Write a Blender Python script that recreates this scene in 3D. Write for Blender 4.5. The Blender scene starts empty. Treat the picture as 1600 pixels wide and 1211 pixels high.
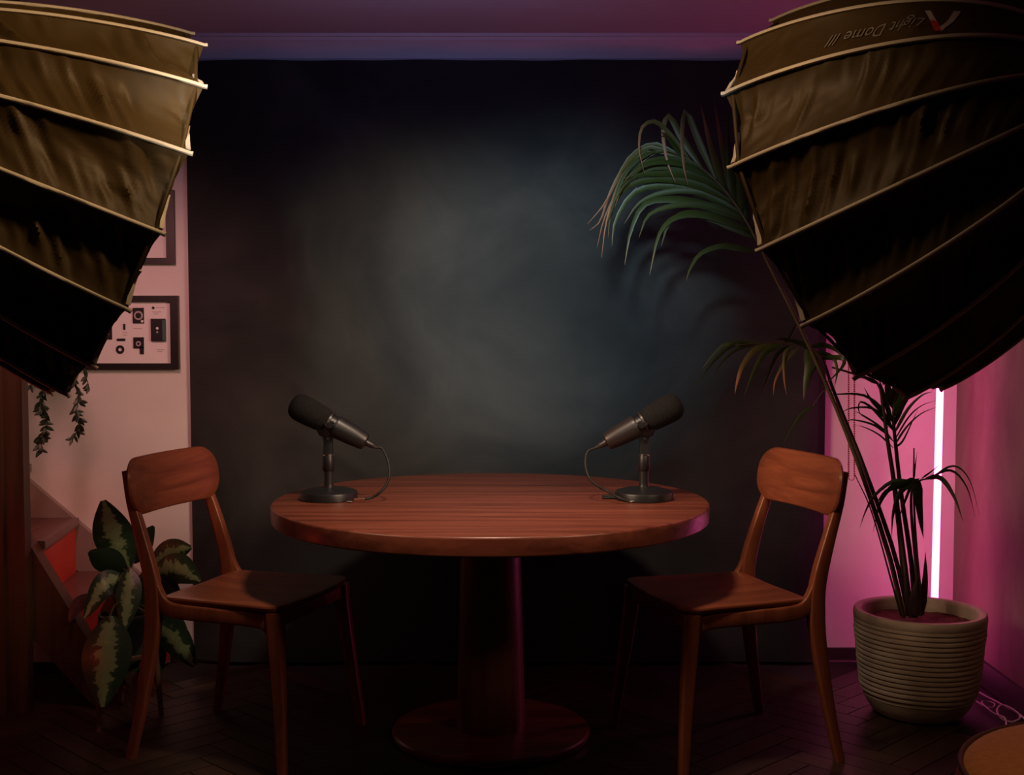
import bpy, math, random
from math import sin, cos, pi, sqrt, atan2, atan
from mathutils import Vector as V, Matrix, noise

random.seed(7)
S = bpy.context.scene
C = S.collection

# ------------------------------------------------------------------ camera
FPX, HOR, CAMH = 1943.7, 500.0, 1.296
PITCH = atan((605.5 - HOR) / FPX)
cd = bpy.data.cameras.new('camera')
cd.sensor_width = 36.0
cd.lens = FPX / 1600 * 36.0
cd.clip_start = 0.05
cam = bpy.data.objects.new('camera', cd)
cam.location = (0, 0, CAMH)
cam.rotation_euler = (pi / 2 - PITCH, 0, 0)
C.objects.link(cam)
S.camera = cam
S.view_settings.view_transform = 'Standard'
S.view_settings.look = 'None'
S.view_settings.gamma = 1
S.view_settings.use_curve_mapping = False
S.view_settings.exposure = 0.0

def at(px, py, Y):
    """room position of what the photograph shows at a pixel, Y metres into the room"""
    x = (px - 800) / FPX
    u = (605.5 - py) / FPX
    d = V((x, cos(PITCH) + sin(PITCH) * u, -sin(PITCH) + cos(PITCH) * u))
    return V((0, 0, CAMH)) + d * (Y / d.y)

# ------------------------------------------------------------------ world
w = bpy.data.worlds.new('world'); S.world = w
w.use_nodes = True
w.node_tree.nodes['Background'].inputs[0].default_value = (0.30, 0.22, 0.42, 1)
w.node_tree.nodes['Background'].inputs[1].default_value = 0.006

TBX = -.066
# ------------------------------------------------------------------ lamps of the studio and added fill lights
def lamp(name, kind, loc, energy, col, target=None, size=0.05, angle=40, blend=1.0, spread=None):
    l = bpy.data.lights.new(name, kind)
    l.energy = energy; l.color = col
    if kind == 'SPOT':
        l.spot_size = math.radians(angle); l.spot_blend = blend; l.shadow_soft_size = size
    elif kind == 'AREA':
        l.shape = 'DISK'; l.size = size
        if spread: l.spread = math.radians(spread)
    else:
        l.shadow_soft_size = size
    o = bpy.data.objects.new(name, l); o.location = loc
    if target is not None:
        o.rotation_euler = (V(target) - V(loc)).to_track_quat('-Z', 'Y').to_euler()
    C.objects.link(o)
    return o

# softbox fits: rim centre, yaw, pitch, rib phase, rib direction, depth, profile
SB_L = dict(c=V((-.919, 2.942, 1.545)), yaw=.539, pit=-.343, ph=-.564, sg=-1, dp=.738, p=1.174, q=.539)
SB_R = dict(c=V((.773, 2.798, 1.553)), yaw=2.335, pit=-.340, ph=.675, sg=1, dp=.563, p=1.37, q=.453)
for sb in (SB_L, SB_R):
    sb['a'] = V((cos(sb['pit']) * cos(sb['yaw']), cos(sb['pit']) * sin(sb['yaw']), sin(sb['pit'])))
lamp('softbox_lamp_warm', 'AREA', SB_L['c'] + SB_L['a'] * .03, 2.6, (1, .66, .44), SB_L['c'] + SB_L['a'], .8, spread=50)
lamp('softbox_lamp_cool', 'AREA', SB_R['c'] + SB_R['a'] * .03, 2.6, (1, .66, .44), SB_R['c'] + SB_R['a'], .8, spread=50)
# overhead lamp above the table
lamp('table_lamp_overhead', 'SPOT', (TBX + .02, 2.98, 2.27), 92, (1, .74, .54), (TBX + .02, 3.72, .60), .09, 66, .75)
# two ceiling spots that make the glow on the painted backdrop
lamp('backdrop_spot_warm', 'SPOT', (-.55, .6, 2.25), 540, (1, .80, .60), (-.30, 4.6, 1.34), .10, 20.5)
lamp('backdrop_spot_cool', 'SPOT', (-.05, .6, 2.25), 530, (.62, .90, 1), (.14, 4.6, 1.37), .10, 21.5)
# warm two-headed ceiling lamp over the middle of the set, grazes the softboxes
lamp('ceiling_spot_left', 'SPOT', (-.12, 2.15, 2.28), 31, (1, .61, .29), (-1.05, 2.62, 1.72), .05, 62)
lamp('ceiling_spot_right', 'SPOT', (-.02, 2.15, 2.28), 15, (1, .60, .30), (.50, 2.62, 1.70), .05, 58)
lamp('armchair_fill_spot', 'SPOT', (.85, 1.75, 1.5), 7, (1, .66, .36), (1.05, 2.40, .45), .05, 44)  # unseen spot added to brighten the mustard armchair
# unseen lamps: pink and red for the stair-side glow, violet added for the ceiling
lamp('pink_lamp', 'SPOT', (-1.30, 3.70, 1.80), 23, (1, .41, .38), (-1.52, 4.7, .95), .12, 105)
lamp('red_lamp', 'SPOT', (-1.12, 4.32, 1.05), 6.5, (1, .07, .035), (-1.75, 4.42, .40), .05, 66)
lamp('violet_ceiling_fill', 'SPOT', (-.25, 3.3, 1.98), 7.0, (.38, .40, 1), (-.15, 4.1, 2.40), .08, 150)  # no fixture here, added to tint ceiling and cornice
lamp('red_stair_lamp', 'POINT', (-1.72, 3.55, .50), .7, (1, .06, .03), size=.06)

# ------------------------------------------------------------------ mesh helpers
class MB:
    def __init__(s): s.v = []; s.f = []; s.uv = {}; s.t = {}
    def add(s, vs, fs):
        b = len(s.v); s.v += [tuple(v) for v in vs]; s.f += [tuple(i + b for i in f) for f in fs]
        return b
    def box(s, lo, hi):
        x0, y0, z0 = lo; x1, y1, z1 = hi
        s.add([(x0, y0, z0), (x1, y0, z0), (x1, y1, z0), (x0, y1, z0), (x0, y0, z1), (x1, y0, z1), (x1, y1, z1), (x0, y1, z1)],
              [(3, 2, 1, 0), (4, 5, 6, 7), (0, 1, 5, 4), (1, 2, 6, 5), (2, 3, 7, 6), (3, 0, 4, 7)])
        return s
    def hexa(s, p):      # 8 corners, bottom four then top four
        s.add(p, [(3, 2, 1, 0), (4, 5, 6, 7), (0, 1, 5, 4), (1, 2, 6, 5), (2, 3, 7, 6), (3, 0, 4, 7)]); return s
    def lathe(s, prof, n=48, M=None, cap=True):
        vs = []; fs = []
        for r, z in prof:
            for k in range(n):
                a = 2 * pi * k / n; vs.append(V((r * cos(a), r * sin(a), z)))
        for i in range(len(prof) - 1):
            for k in range(n):
                a = i * n + k; b = i * n + (k + 1) % n
                fs.append((a, b, b + n, a + n))
        if cap:
            fs.append(tuple(reversed(range(n)))); m = (len(prof) - 1) * n; fs.append(tuple(range(m, m + n)))
        if M is not None: vs = [M @ v for v in vs]
        s.add(vs, fs); return s
    def tube(s, pts, r, n=8, sq=None, up=None, cap=True):
        """round tube, or with sq=[(w,h)] a soft rectangle; up fixes the w direction"""
        pts = [V(p) for p in pts]; m = len(pts)
        tang = []
        for i in range(m):
            t = pts[min(i + 1, m - 1)] - pts[max(i - 1, 0)]; tang.append(t.normalized())
        ref = V(up) if up is not None else (V((0, 0, 1)) if abs(tang[0].z) < .9 else V((1, 0, 0)))
        nrm = (ref - tang[0] * ref.dot(tang[0])).normalized()
        vs = []; fs = []
        if sq:
            sec = []
            for cx, cy, a0 in ((1, 1, 0), (-1, 1, 90), (-1, -1, 180), (1, -1, 270)):
                for da in (0, 45, 90):
                    a = math.radians(a0 + da); sec.append((cx * .7 + .3 * cos(a), cy * .7 + .3 * sin(a)))
            n = len(sec)
        for i in range(m):
            t = tang[i]
            if up is not None: nrm = (ref - t * ref.dot(t)).normalized()
            else: nrm = (nrm - t * nrm.dot(t)).normalized()
            b = t.cross(nrm)
            if sq:
                w_, h_ = sq[i] if isinstance(sq, list) else sq
                for x, y in sec: vs.append(pts[i] + nrm * x * w_ / 2 + b * y * h_ / 2)
            else:
                rr = r[i] if isinstance(r, (list, tuple)) else r
                for k in range(n):
                    a = 2 * pi * k / n; vs.append(pts[i] + nrm * cos(a) * rr + b * sin(a) * rr)
        for i in range(m - 1):
            for k in range(n):
                a = i * n + k; c = i * n + (k + 1) % n
                fs.append((a, c, c + n, a + n))
        if cap:
            fs.append(tuple(reversed(range(n)))); q = (m - 1) * n; fs.append(tuple(range(q, q + n)))
        s.add(vs, fs); return s
    def slab(s, outline, prof, fn):
        """outline [(a,b)], prof [(inset, h)] rings from bottom to top closed by fans; fn(a,b,h)->xyz"""
        n = len(outline); cx = sum(p[0] for p in outline) / n; cy = sum(p[1] for p in outline) / n
        vs = []; fs = []
        for ins, h in prof:
            for a, b in outline:
                k = 1 - ins
                vs.append(fn(cx + (a - cx) * k, cy + (b - cy) * k, h))
        m = len(prof)
        for i in range(m - 1):
            for k in range(n):
                p = i * n + k; q = i * n + (k + 1) % n
                fs.append((p, q, q + n, p + n))
        vs.append(fn(cx, cy, prof[0][1])); vs.append(fn(cx, cy, prof[-1][1]))
        b0 = len(vs) - 2
        for k in range(n):
            fs.append((b0, (k + 1) % n, k)); o = (m - 1) * n
            fs.append((b0 + 1, o + k, o + (k + 1) % n))
        s.add(vs, fs); return s
    def build(s, name, mat, parent=None, smooth=35, loc=None):
        me = bpy.data.meshes.new(name)
        me.from_pydata(s.v, [], s.f)
        if s.uv:
            ul = me.uv_layers.new(name='UVMap')
            for l in me.loops: ul.data[l.index].uv = s.uv.get(l.vertex_index, (0, 0))
        if smooth:
            me.polygons.foreach_set('use_smooth', [True] * len(me.polygons))
            me.set_sharp_from_angle(angle=math.radians(smooth))
        me.materials.append(mat); me.update()
        o = bpy.data.objects.new(name, me); C.objects.link(o)
        if parent: o.parent = parent
        if loc: o.location = loc
        return o

def tag(o, label=None, cat=None, group=None, kind=None):
    if label: o['label'] = label
    if cat: o['category'] = cat
    if group: o['group'] = group
    if kind: o['kind'] = kind
    return o
def thing(name, label, cat, loc=(0, 0, 0), rz=0, group=None):
    o = bpy.data.objects.new(name, None); C.objects.link(o)
    o.empty_display_size = .1
    o.location = loc; o.rotation_euler = (0, 0, rz)
    return tag(o, label, cat, group)
def inst(name, mesh, parent, loc=(0, 0, 0), rot=(0, 0, 0), scale=(1, 1, 1)):
    o = bpy.data.objects.new(name, mesh); C.objects.link(o)
    o.parent = parent; o.location = loc; o.rotation_euler = rot; o.scale = scale
    return o
def lerp(a, b, t): return a + (b - a) * t
def bez(p, n):
    """smooth curve through the points p (Catmull-Rom), n samples"""
    p = [V(q) for q in p]; p = [p[0] * 2 - p[1]] + p + [p[-1] * 2 - p[-2]]
    out = []; m = len(p) - 3
    for i in range(n):
        t = i / (n - 1) * m; k = min(int(t), m - 1); t -= k
        a, b, c, d = p[k:k + 4]
        out.append(.5 * ((2 * b) + (c - a) * t + (2 * a - 5 * b + 4 * c - d) * t * t + (3 * b - a - 3 * c + d) * t ** 3))
    return out

# ------------------------------------------------------------------ materials
def mat(name, col, rough=.5, spec=.5, metal=0, coat=0, emit=None, estr=0, sheen=0):
    m = bpy.data.materials.new(name); m.use_nodes = True
    b = m.node_tree.nodes['Principled BSDF']
    b.inputs['Base Color'].default_value = (*col, 1); b.inputs['Roughness'].default_value = rough
    b.inputs['Specular IOR Level'].default_value = spec; b.inputs['Metallic'].default_value = metal
    b.inputs['Coat Weight'].default_value = coat; b.inputs['Sheen Weight'].default_value = sheen
    if emit: b.inputs['Emission Color'].default_value = (*emit, 1); b.inputs['Emission Strength'].default_value = estr
    return m
def N(m, t, **kw):
    n = m.node_tree.nodes.new(t)
    for k, v in kw.items(): setattr(n, k, v)
    return n
def L(m, a, b): m.node_tree.links.new(a, b)
def B(m): return m.node_tree.nodes['Principled BSDF']
def ramp(m, fac, stops):
    r = N(m, 'ShaderNodeValToRGB'); e = r.color_ramp.elements
    e[0].position, e[0].color = stops[0][0], (*stops[0][1], 1)
    e[1].position, e[1].color = stops[-1][0], (*stops[-1][1], 1)
    for p, c in stops[1:-1]:
        k = e.new(p); k.color = (*c, 1)
    L(m, fac, r.inputs[0]); return r.outputs[0]
def coords(m, scale=(1, 1, 1), kind='Object', rot=(0, 0, 0)):
    tc = N(m, 'ShaderNodeTexCoord'); mp = N(m, 'ShaderNodeMapping')
    mp.inputs['Scale'].default_value = scale; mp.inputs['Rotation'].default_value = rot
    L(m, tc.outputs[kind], mp.inputs[0]); return mp.outputs[0]
def noise_n(m, vec, scale, detail=4, rough=.55, dist=0):
    n = N(m, 'ShaderNodeTexNoise'); n.inputs['Scale'].default_value = scale; n.inputs['Detail'].default_value = detail
    n.inputs['Roughness'].default_value = rough; n.inputs['Distortion'].default_value = dist
    L(m, vec, n.inputs['Vector']); return n.outputs['Fac']
def bump(m, h, strength=.2, dist=.01):
    b = N(m, 'ShaderNodeBump'); b.inputs['Strength'].default_value = strength; b.inputs['Distance'].default_value = dist
    L(m, h, b.inputs['Height']); L(m, b.outputs[0], B(m).inputs['Normal'])
def noisy(name, stops, scale, vscale=(1, 1, 1), rough=.5, spec=.5, coat=0, bmp=0, detail=5, dist=0, kind='Object', sheen=0, bdist=.01):
    m = mat(name, stops[0][1], rough, spec, 0, coat, sheen=sheen)
    f = noise_n(m, coords(m, vscale, kind), scale, detail, .6, dist)
    L(m, ramp(m, f, stops), B(m).inputs['Base Color'])
    if bmp: bump(m, f, bmp, bdist)
    return m
def wood(name, dark, mid, light, axis=0, s=1.0, rough=.38, coat=.25, rnd=0):
    sc = [30 * s, 30 * s, 30 * s]; sc[axis] = 1.6 * s
    m = mat(name, mid, rough, .45, 0, coat); B(m).inputs['Coat Roughness'].default_value = .25
    vec = coords(m, tuple(sc))
    if rnd:
        oi = N(m, 'ShaderNodeObjectInfo'); ad = N(m, 'ShaderNodeVectorMath', operation='ADD')
        ml = N(m, 'ShaderNodeMath', operation='MULTIPLY'); ml.inputs[1].default_value = 37
        L(m, oi.outputs['Random'], ml.inputs[0]); L(m, vec, ad.inputs[0]); L(m, ml.outputs[0], ad.inputs[1]); vec = ad.outputs[0]
    f = noise_n(m, vec, 1.0, 6, .62, .6)
    c = ramp(m, f, [(.30, dark), (.5, mid), (.72, light)])
    if rnd:
        hv = N(m, 'ShaderNodeHueSaturation'); mr = N(m, 'ShaderNodeMapRange')
        mr.inputs['To Min'].default_value = 1 - rnd; mr.inputs['To Max'].default_value = 1 + rnd
        L(m, oi.outputs['Random'], mr.inputs[0]); L(m, mr.outputs[0], hv.inputs['Value']); L(m, c, hv.inputs['Color']); c = hv.outputs[0]
    L(m, c, B(m).inputs['Base Color']); bump(m, f, .06, .002)
    return m

M = {}
M['plaster'] = noisy('plaster_white', [(.3, (.62, .58, .56)), (.7, (.70, .66, .64))], 3, rough=.85, bmp=.08)
M['ceil'] = noisy('ceiling_paint', [(.3, (.55, .53, .55)), (.7, (.60, .58, .60))], 2, rough=.9)
M['cornice'] = mat('cornice_paint', (.66, .66, .68), .6)
mm = noisy('rough_plaster', [(.25, (.10, .065, .052)), (.5, (.17, .12, .095)), (.75, (.23, .175, .14))], 2.2, (1, 1, .45), rough=.8, bmp=.35, detail=7, dist=1.2, bdist=.02); M['plaster_rough'] = mm
M['base'] = mat('baseboard_dark', (.02, .014, .013), .5)
M['floor_gap'] = mat('floor_dark_gap', (.008, .005, .004), .8)
M['plank'] = wood('floor_plank', (.015, .008, .005), (.028, .0135, .0075), (.045, .022, .0115), 0, .8, .42, .1, rnd=.30)
M['table'] = wood('table_walnut', (.07, .015, .008), (.17, .043, .022), (.26, .074, .038), 0, .85, .36, .3)
M['table_v'] = wood('table_walnut_upright', (.07, .018, .010), (.14, .040, .022), (.20, .062, .034), 2, .85, .42, .2)
M['chair'] = wood('chair_walnut', (.13, .031, .013), (.25, .064, .026), (.37, .105, .044), 1, .75, .34, .3)
M['chair_leg'] = wood('chair_walnut_legs', (.15, .038, .016), (.23, .060, .025), (.30, .085, .036), 2, .75, .36, .3)
M['chair_seat'] = wood('chair_walnut_seat', (.15, .038, .017), (.23, .060, .025), (.30, .085, .036), 0, .6, .32, .3)
# painted canvas
m = mat('painted_canvas', (.1, .1, .1), .85, .25); M['canvas'] = m
v_ = coords(m)
f1 = noise_n(m, v_, 1.7, 5, .6, .8)
c1 = ramp(m, f1, [(.28, (.012, .014, .016)), (.5, (.0245, .0260, .0265)), (.72, (.041, .041, .040))])
L(m, c1, B(m).inputs['Base Color'])
bump(m, noise_n(m, coords(m, (1, 1, .6)), 9, 4), .12, .01)
M['black_foam'] = noisy('black_foam', [(.4, (.005, .0045, .0045)), (.6, (.011, .010, .010))], 260, rough=.95, spec=.15, bmp=.4, detail=2, bdist=.002)
M['black_metal'] = mat('black_satin_metal', (.009, .009, .010), .38, .5)
M['black_gloss'] = mat('black_plastic', (.007, .007, .008), .4, .4)
M['warm_lit_metal'] = mat('black_metal_warm_lit', (.017, .012, .011), .38, .45)  # black microphone metal with the lamps' warm tint put into its colour
M['steel'] = mat('steel', (.5, .5, .5), .25, .5, 1)
M['copper'] = mat('copper_jack', (.75, .42, .28), .3, .5, 1)
M['cable_black'] = mat('black_cable', (.008, .008, .008), .6, .3)
# softbox nylon: black fabric, warm lamplight put into its brown
m = noisy('softbox_nylon', [(.3, (.055, .034, .010)), (.7, (.070, .044, .014))], 5, rough=.55, spec=.35, bmp=0); M['nylon'] = m
M['piping'] = mat('grey_piping', (.74, .68, .58), .45)
M['strip'] = mat('pale_rim_strip', (.80, .72, .62), .5)
M['diffuser'] = mat('white_diffuser', (.8, .8, .8), .9)
M['print'] = mat('grey_print', (.26, .24, .21), .6)
M['print_faint'] = mat('dark_print', (.085, .08, .085), .6)
M['print_red'] = mat('red_print', (.65, .03, .03), .5)
M['print_white'] = mat('white_print', (.55, .52, .52), .5)
# plants
def leafmat(name, green, mid, tip, tpos=.7):
    m = mat(name, green, .42, .4)
    uv = N(m, 'ShaderNodeUVMap'); sp = N(m, 'ShaderNodeSeparateXYZ'); L(m, uv.outputs[0], sp.inputs[0])
    c = ramp(m, sp.outputs[1], [(0, green), (tpos, mid), (min(tpos + .2, 1), tip)])
    L(m, c, B(m).inputs['Base Color']); return m
M['palm'] = leafmat('palm_leaf', (.021, .034, .007), (.031, .043, .009), (.11, .07, .03), .80)
M['palm_dry'] = leafmat('palm_leaf_dry_tip', (.034, .046, .010), (.085, .06, .02), (.24, .10, .055), .5)
M['palm_dark'] = leafmat('palm_leaf_dark', (.016, .030, .010), (.020, .032, .010), (.05, .035, .018), .78)
M['stem'] = noisy('palm_stem', [(.3, (.045, .034, .014)), (.7, (.075, .060, .022))], 30, (1, 1, .2), rough=.5)
M['stem_dark'] = noisy('palm_stem_dark', [(.3, (.018, .010, .007)), (.7, (.045, .025, .016))], 30, (1, 1, .2), rough=.6)
m = mat('variegated_leaf', (.05, .1, .04), .38, .5); M['vleaf'] = m
uv = N(m, 'ShaderNodeUVMap'); sp = N(m, 'ShaderNodeSeparateXYZ'); L(m, uv.outputs[0], sp.inputs[0])
ab = N(m, 'ShaderNodeMath', operation='ABSOLUTE'); L(m, sp.outputs[0], ab.inputs[0])
mpn = N(m, 'ShaderNodeMapping'); mpn.inputs['Scale'].default_value = (1.2, 9, 1); L(m, uv.outputs[0], mpn.inputs[0])
oi = N(m, 'ShaderNodeObjectInfo'); av = N(m, 'ShaderNodeVectorMath', operation='ADD'); ml = N(m, 'ShaderNodeMath', operation='MULTIPLY'); ml.inputs[1].default_value = 50
L(m, oi.outputs['Random'], ml.inputs[0]); L(m, mpn.outputs[0], av.inputs[0]); L(m, ml.outputs[0], av.inputs[1])
nz = noise_n(m, av.outputs[0], 1.6, 4, .6)
ad = N(m, 'ShaderNodeMath', operation='MULTIPLY_ADD'); ad.inputs[1].default_value = 1.5; ad.inputs[2].default_value = -.55; L(m, nz, ad.inputs[0])
sm = N(m, 'ShaderNodeMath', operation='ADD'); L(m, ab.outputs[0], sm.inputs[0]); L(m, ad.outputs[0], sm.inputs[1])
L(m, ramp(m, sm.outputs[0], [(.02, (.27, .36, .17)), (.10, (.21, .30, .135)), (.55, (.18, .265, .12)), (.64, (.028, .062, .026)), (.9, (.016, .040, .020))]), B(m).inputs['Base Color'])
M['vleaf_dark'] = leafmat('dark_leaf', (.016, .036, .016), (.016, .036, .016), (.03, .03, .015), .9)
M['vine'] = mat('vine_leaf', (.014, .028, .014), .45)
M['soil'] = noisy('potting_soil', [(.3, (.05, .014, .008)), (.7, (.16, .04, .02))], 40, rough=.95, bmp=.5)
M['pot'] = noisy('cream_pot', [(.3, (.40, .32, .235)), (.7, (.52, .43, .33))], 12, (1, 1, 3), rough=.75, bmp=.25, detail=6)
M['pot_dark'] = mat('dark_pot', (.02, .02, .022), .5)
M['stand_wood'] = mat('stand_pale_wood', (.12, .06, .028), .5)
M['frame'] = mat('black_frame', (.012, .010, .010), .4)
M['mount'] = mat('white_mount', (.72, .68, .68), .7)
M['part_black'] = mat('black_part', (.014, .012, .014), .4)
M['part_teal'] = mat('teal_part', (.04, .10, .09), .5)
M['part_grey'] = mat('grey_print_lines', (.40, .36, .37), .7)
M['neon'] = mat('neon_tube', (.9, .8, .9), .4, emit=(1, .095, .40), estr=14)
M['neon_cap'] = mat('tube_cap', (.3, .3, .3), .4)
M['mustard'] = noisy('mustard_fabric', [(.4, (.60, .23, .008)), (.6, (.70, .28, .012))], 60, rough=.85, sheen=.3, bmp=.15, bdist=.003)
M['mustard_pipe'] = mat('mustard_piping', (.10, .042, .010), .7)
M['white_cord'] = mat('white_cord', (.65, .62, .62), .5)
M['red_bead'] = mat('red_bead', (.30, .020, .045), .35)
M['stair_wood'] = wood('stair_wood', (.030, .014, .008), (.060, .028, .014), (.09, .042, .022), 2, .5, .5, .1)
M['riser'] = noisy('red_lit_riser', [(.3, (.42, .045, .022)), (.7, (.55, .07, .035))], 6, (1, .3, 1), rough=.45)  # red light on the steps worked into the riser colour
M['tread'] = wood('tread_wood', (.06, .03, .028), (.10, .052, .046), (.13, .07, .062), 1, .5, .35, .2)
M['skirt'] = mat('grey_stringer', (.22, .19, .17), .55)

# ------------------------------------------------------------------ the room
WALL, DROP, RIGHT, LEFT = 4.70, 4.645, at(1492, 760, 4.70).x, -2.45
CEIL = at(800, 60, WALL).z
FRONT = -.6
def struct(o): return tag(o, kind='structure')
fl = struct(MB().box((LEFT, FRONT, -.10), (RIGHT, WALL, -.012)).build('floor', M['floor_gap'], None, 0))
# herringbone planks
PW, PN = .082, 5
pb = MB(); g = .0006; bv = .0014
lo, hi = (g, g), (PW * PN - g, PW - g)
pb.hexa([(lo[0], lo[1], -.0115), (hi[0], lo[1], -.0115), (hi[0], hi[1], -.0115), (lo[0], hi[1], -.0115),
         (lo[0] + bv, lo[1] + bv, 0), (hi[0] - bv, lo[1] + bv, 0), (hi[0] - bv, hi[1] - bv, 0), (lo[0] + bv, hi[1] - bv, 0)])
pm = pb.build('plank', M['plank'], fl, 0)
pmesh = pm.data; bpy.data.objects.remove(pm)
rot = pi / 4; cr, sr = cos(rot), sin(rot)
cnt = 0
for k in range(-90, 90):
    for j in range(-10, 11):
        for hv in (0, 1):
            if hv == 0: a, b, rz = k, k + 2 * PN * j, 0
            else: a, b, rz = k + PN + 1, k + 1 - PN + 2 * PN * j, pi / 2
            # centre test
            ca, cb = (a + PN / 2, b + .5) if hv == 0 else (a - .5, b + PN / 2)
            wx, wy = (ca * cr - cb * sr) * PW, (ca * sr + cb * cr) * PW + 2.0
            if not (-2.05 < wx < RIGHT - .17 and 3.30 < wy < WALL - .16): continue
            ox, oy = (a * cr - b * sr) * PW, (a * sr + b * cr) * PW + 2.0
            inst('plank', pmesh, fl, (ox, oy, 0), (0, 0, rot + rz)); cnt += 1
print('planks', cnt)
struct(MB().box((LEFT - .1, WALL, -.1), (RIGHT + .1, WALL + .1, CEIL + .05)).build('wall_back', M['plaster'], None, 0))
struct(MB().box((RIGHT, FRONT, -.1), (RIGHT + .1, WALL, CEIL + .05)).build('wall_right', M['plaster_rough'], None, 0))
struct(MB().box((LEFT - .1, FRONT, -.1), (LEFT, WALL, CEIL + .05)).build('wall_left', M['plaster'], None, 0))
struct(MB().box((LEFT, FRONT, CEIL), (RIGHT, WALL, CEIL + .05)).build('ceiling', M['ceil'], None, 0))
struct(MB().box((-1.3, WALL - .014, 0), (RIGHT, WALL, .045)).build('baseboard_back', M['base'], None, 0))
struct(MB().box((RIGHT - .014, FRONT, 0), (RIGHT, WALL - .014, .085)).build('baseboard_right', M['base'], None, 0))
# cornice: moulded strip along the top of the back wall
cn = MB(); prof = [(0, -.095), (.012, -.095), (.014, -.085), (.024, -.078), (.030, -.06), (.046, -.035), (.070, -.020), (.074, -.012), (.086, -.010), (.088, 0), (0, 0)]
vs = [(x, WALL - y, CEIL + z) for x in (LEFT, RIGHT) for y, z in prof]; n = len(prof)
cn.add(vs, [(i, (i + 1) % n, (i + 1) % n + n, i + n) for i in range(n)] + [tuple(reversed(range(n))), tuple(range(n, 2 * n))])
struct(cn.build('trim_1', M['cornice'], None, 30))

# ------------------------------------------------------------------ painted backdrop
bd = MB(); x0, x1 = at(293, 600, DROP).x, at(1293, 600, DROP).x
zt, zb = at(800, 94, DROP).z, .004
NX, NZ = 90, 40
def drop_y(x, z):
    e0, e1 = max(0, 1 - (x - x0) / .17), max(0, 1 - (x1 - x) / .12)
    return DROP + .034 * (e0 ** 2 + e1 ** 2) + .006 * sin(x * 9 + z * .6) + .004 * sin(x * 21 + 1.3 - z)
for th in (0, .004):
    for i in range(NX + 1):
        for j in range(NZ + 1):
            x = lerp(x0, x1, i / NX); z = lerp(zb, zt, j / NZ)
            bd.v.append((x, drop_y(x, z) + th, z))
nn = (NX + 1) * (NZ + 1)
for i in range(NX):
    for j in range(NZ):
        a = i * (NZ + 1) + j; b = a + NZ + 1
        bd.f.append((a, b, b + 1, a + 1)); bd.f.append((nn + a, nn + a + 1, nn + b + 1, nn + b))
for i in range(NX):
    for j in (0, NZ):
        a = i * (NZ + 1) + j; b = a + NZ + 1; bd.f.append((a, b, b + nn, a + nn))
for j in range(NZ):
    for i in (0, NX):
        a = i * (NZ + 1) + j; bd.f.append((a, a + 1, a + 1 + nn, a + nn))
tag(bd.build('backdrop', M['canvas'], None, 60), 'large dark grey mottled canvas backdrop hanging on the back wall', 'backdrop')

# ------------------------------------------------------------------ table
TX, TY, TR, TZ = -.066, 3.836, .672, .74
tb = thing('round_table', 'round reddish walnut pedestal table in the middle of the set', 'table', (TX, TY, 0))
MB().lathe([(TR - .012, TZ - .056), (TR - .006, TZ - .0545), (TR - .002, TZ - .050), (TR, TZ - .0075), (TR - .0012, TZ - .0035), (TR - .0035, TZ - .0012), (TR - .0075, TZ)], 128).build('table_top', M['table'], tb, 30)
MB().lathe([(.107, .026), (.106, .10), (.100, .35), (.093, .60), (.090, TZ - .056)], 48).build('pedestal', M['table_v'], tb, 30)
MB().lathe([(.300, 0), (.308, .003), (.310, .010), (.309, .019), (.303, .024), (.290, .026), (.12, .027)], 96).build('base_plate', M['table'], tb, 30)

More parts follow.
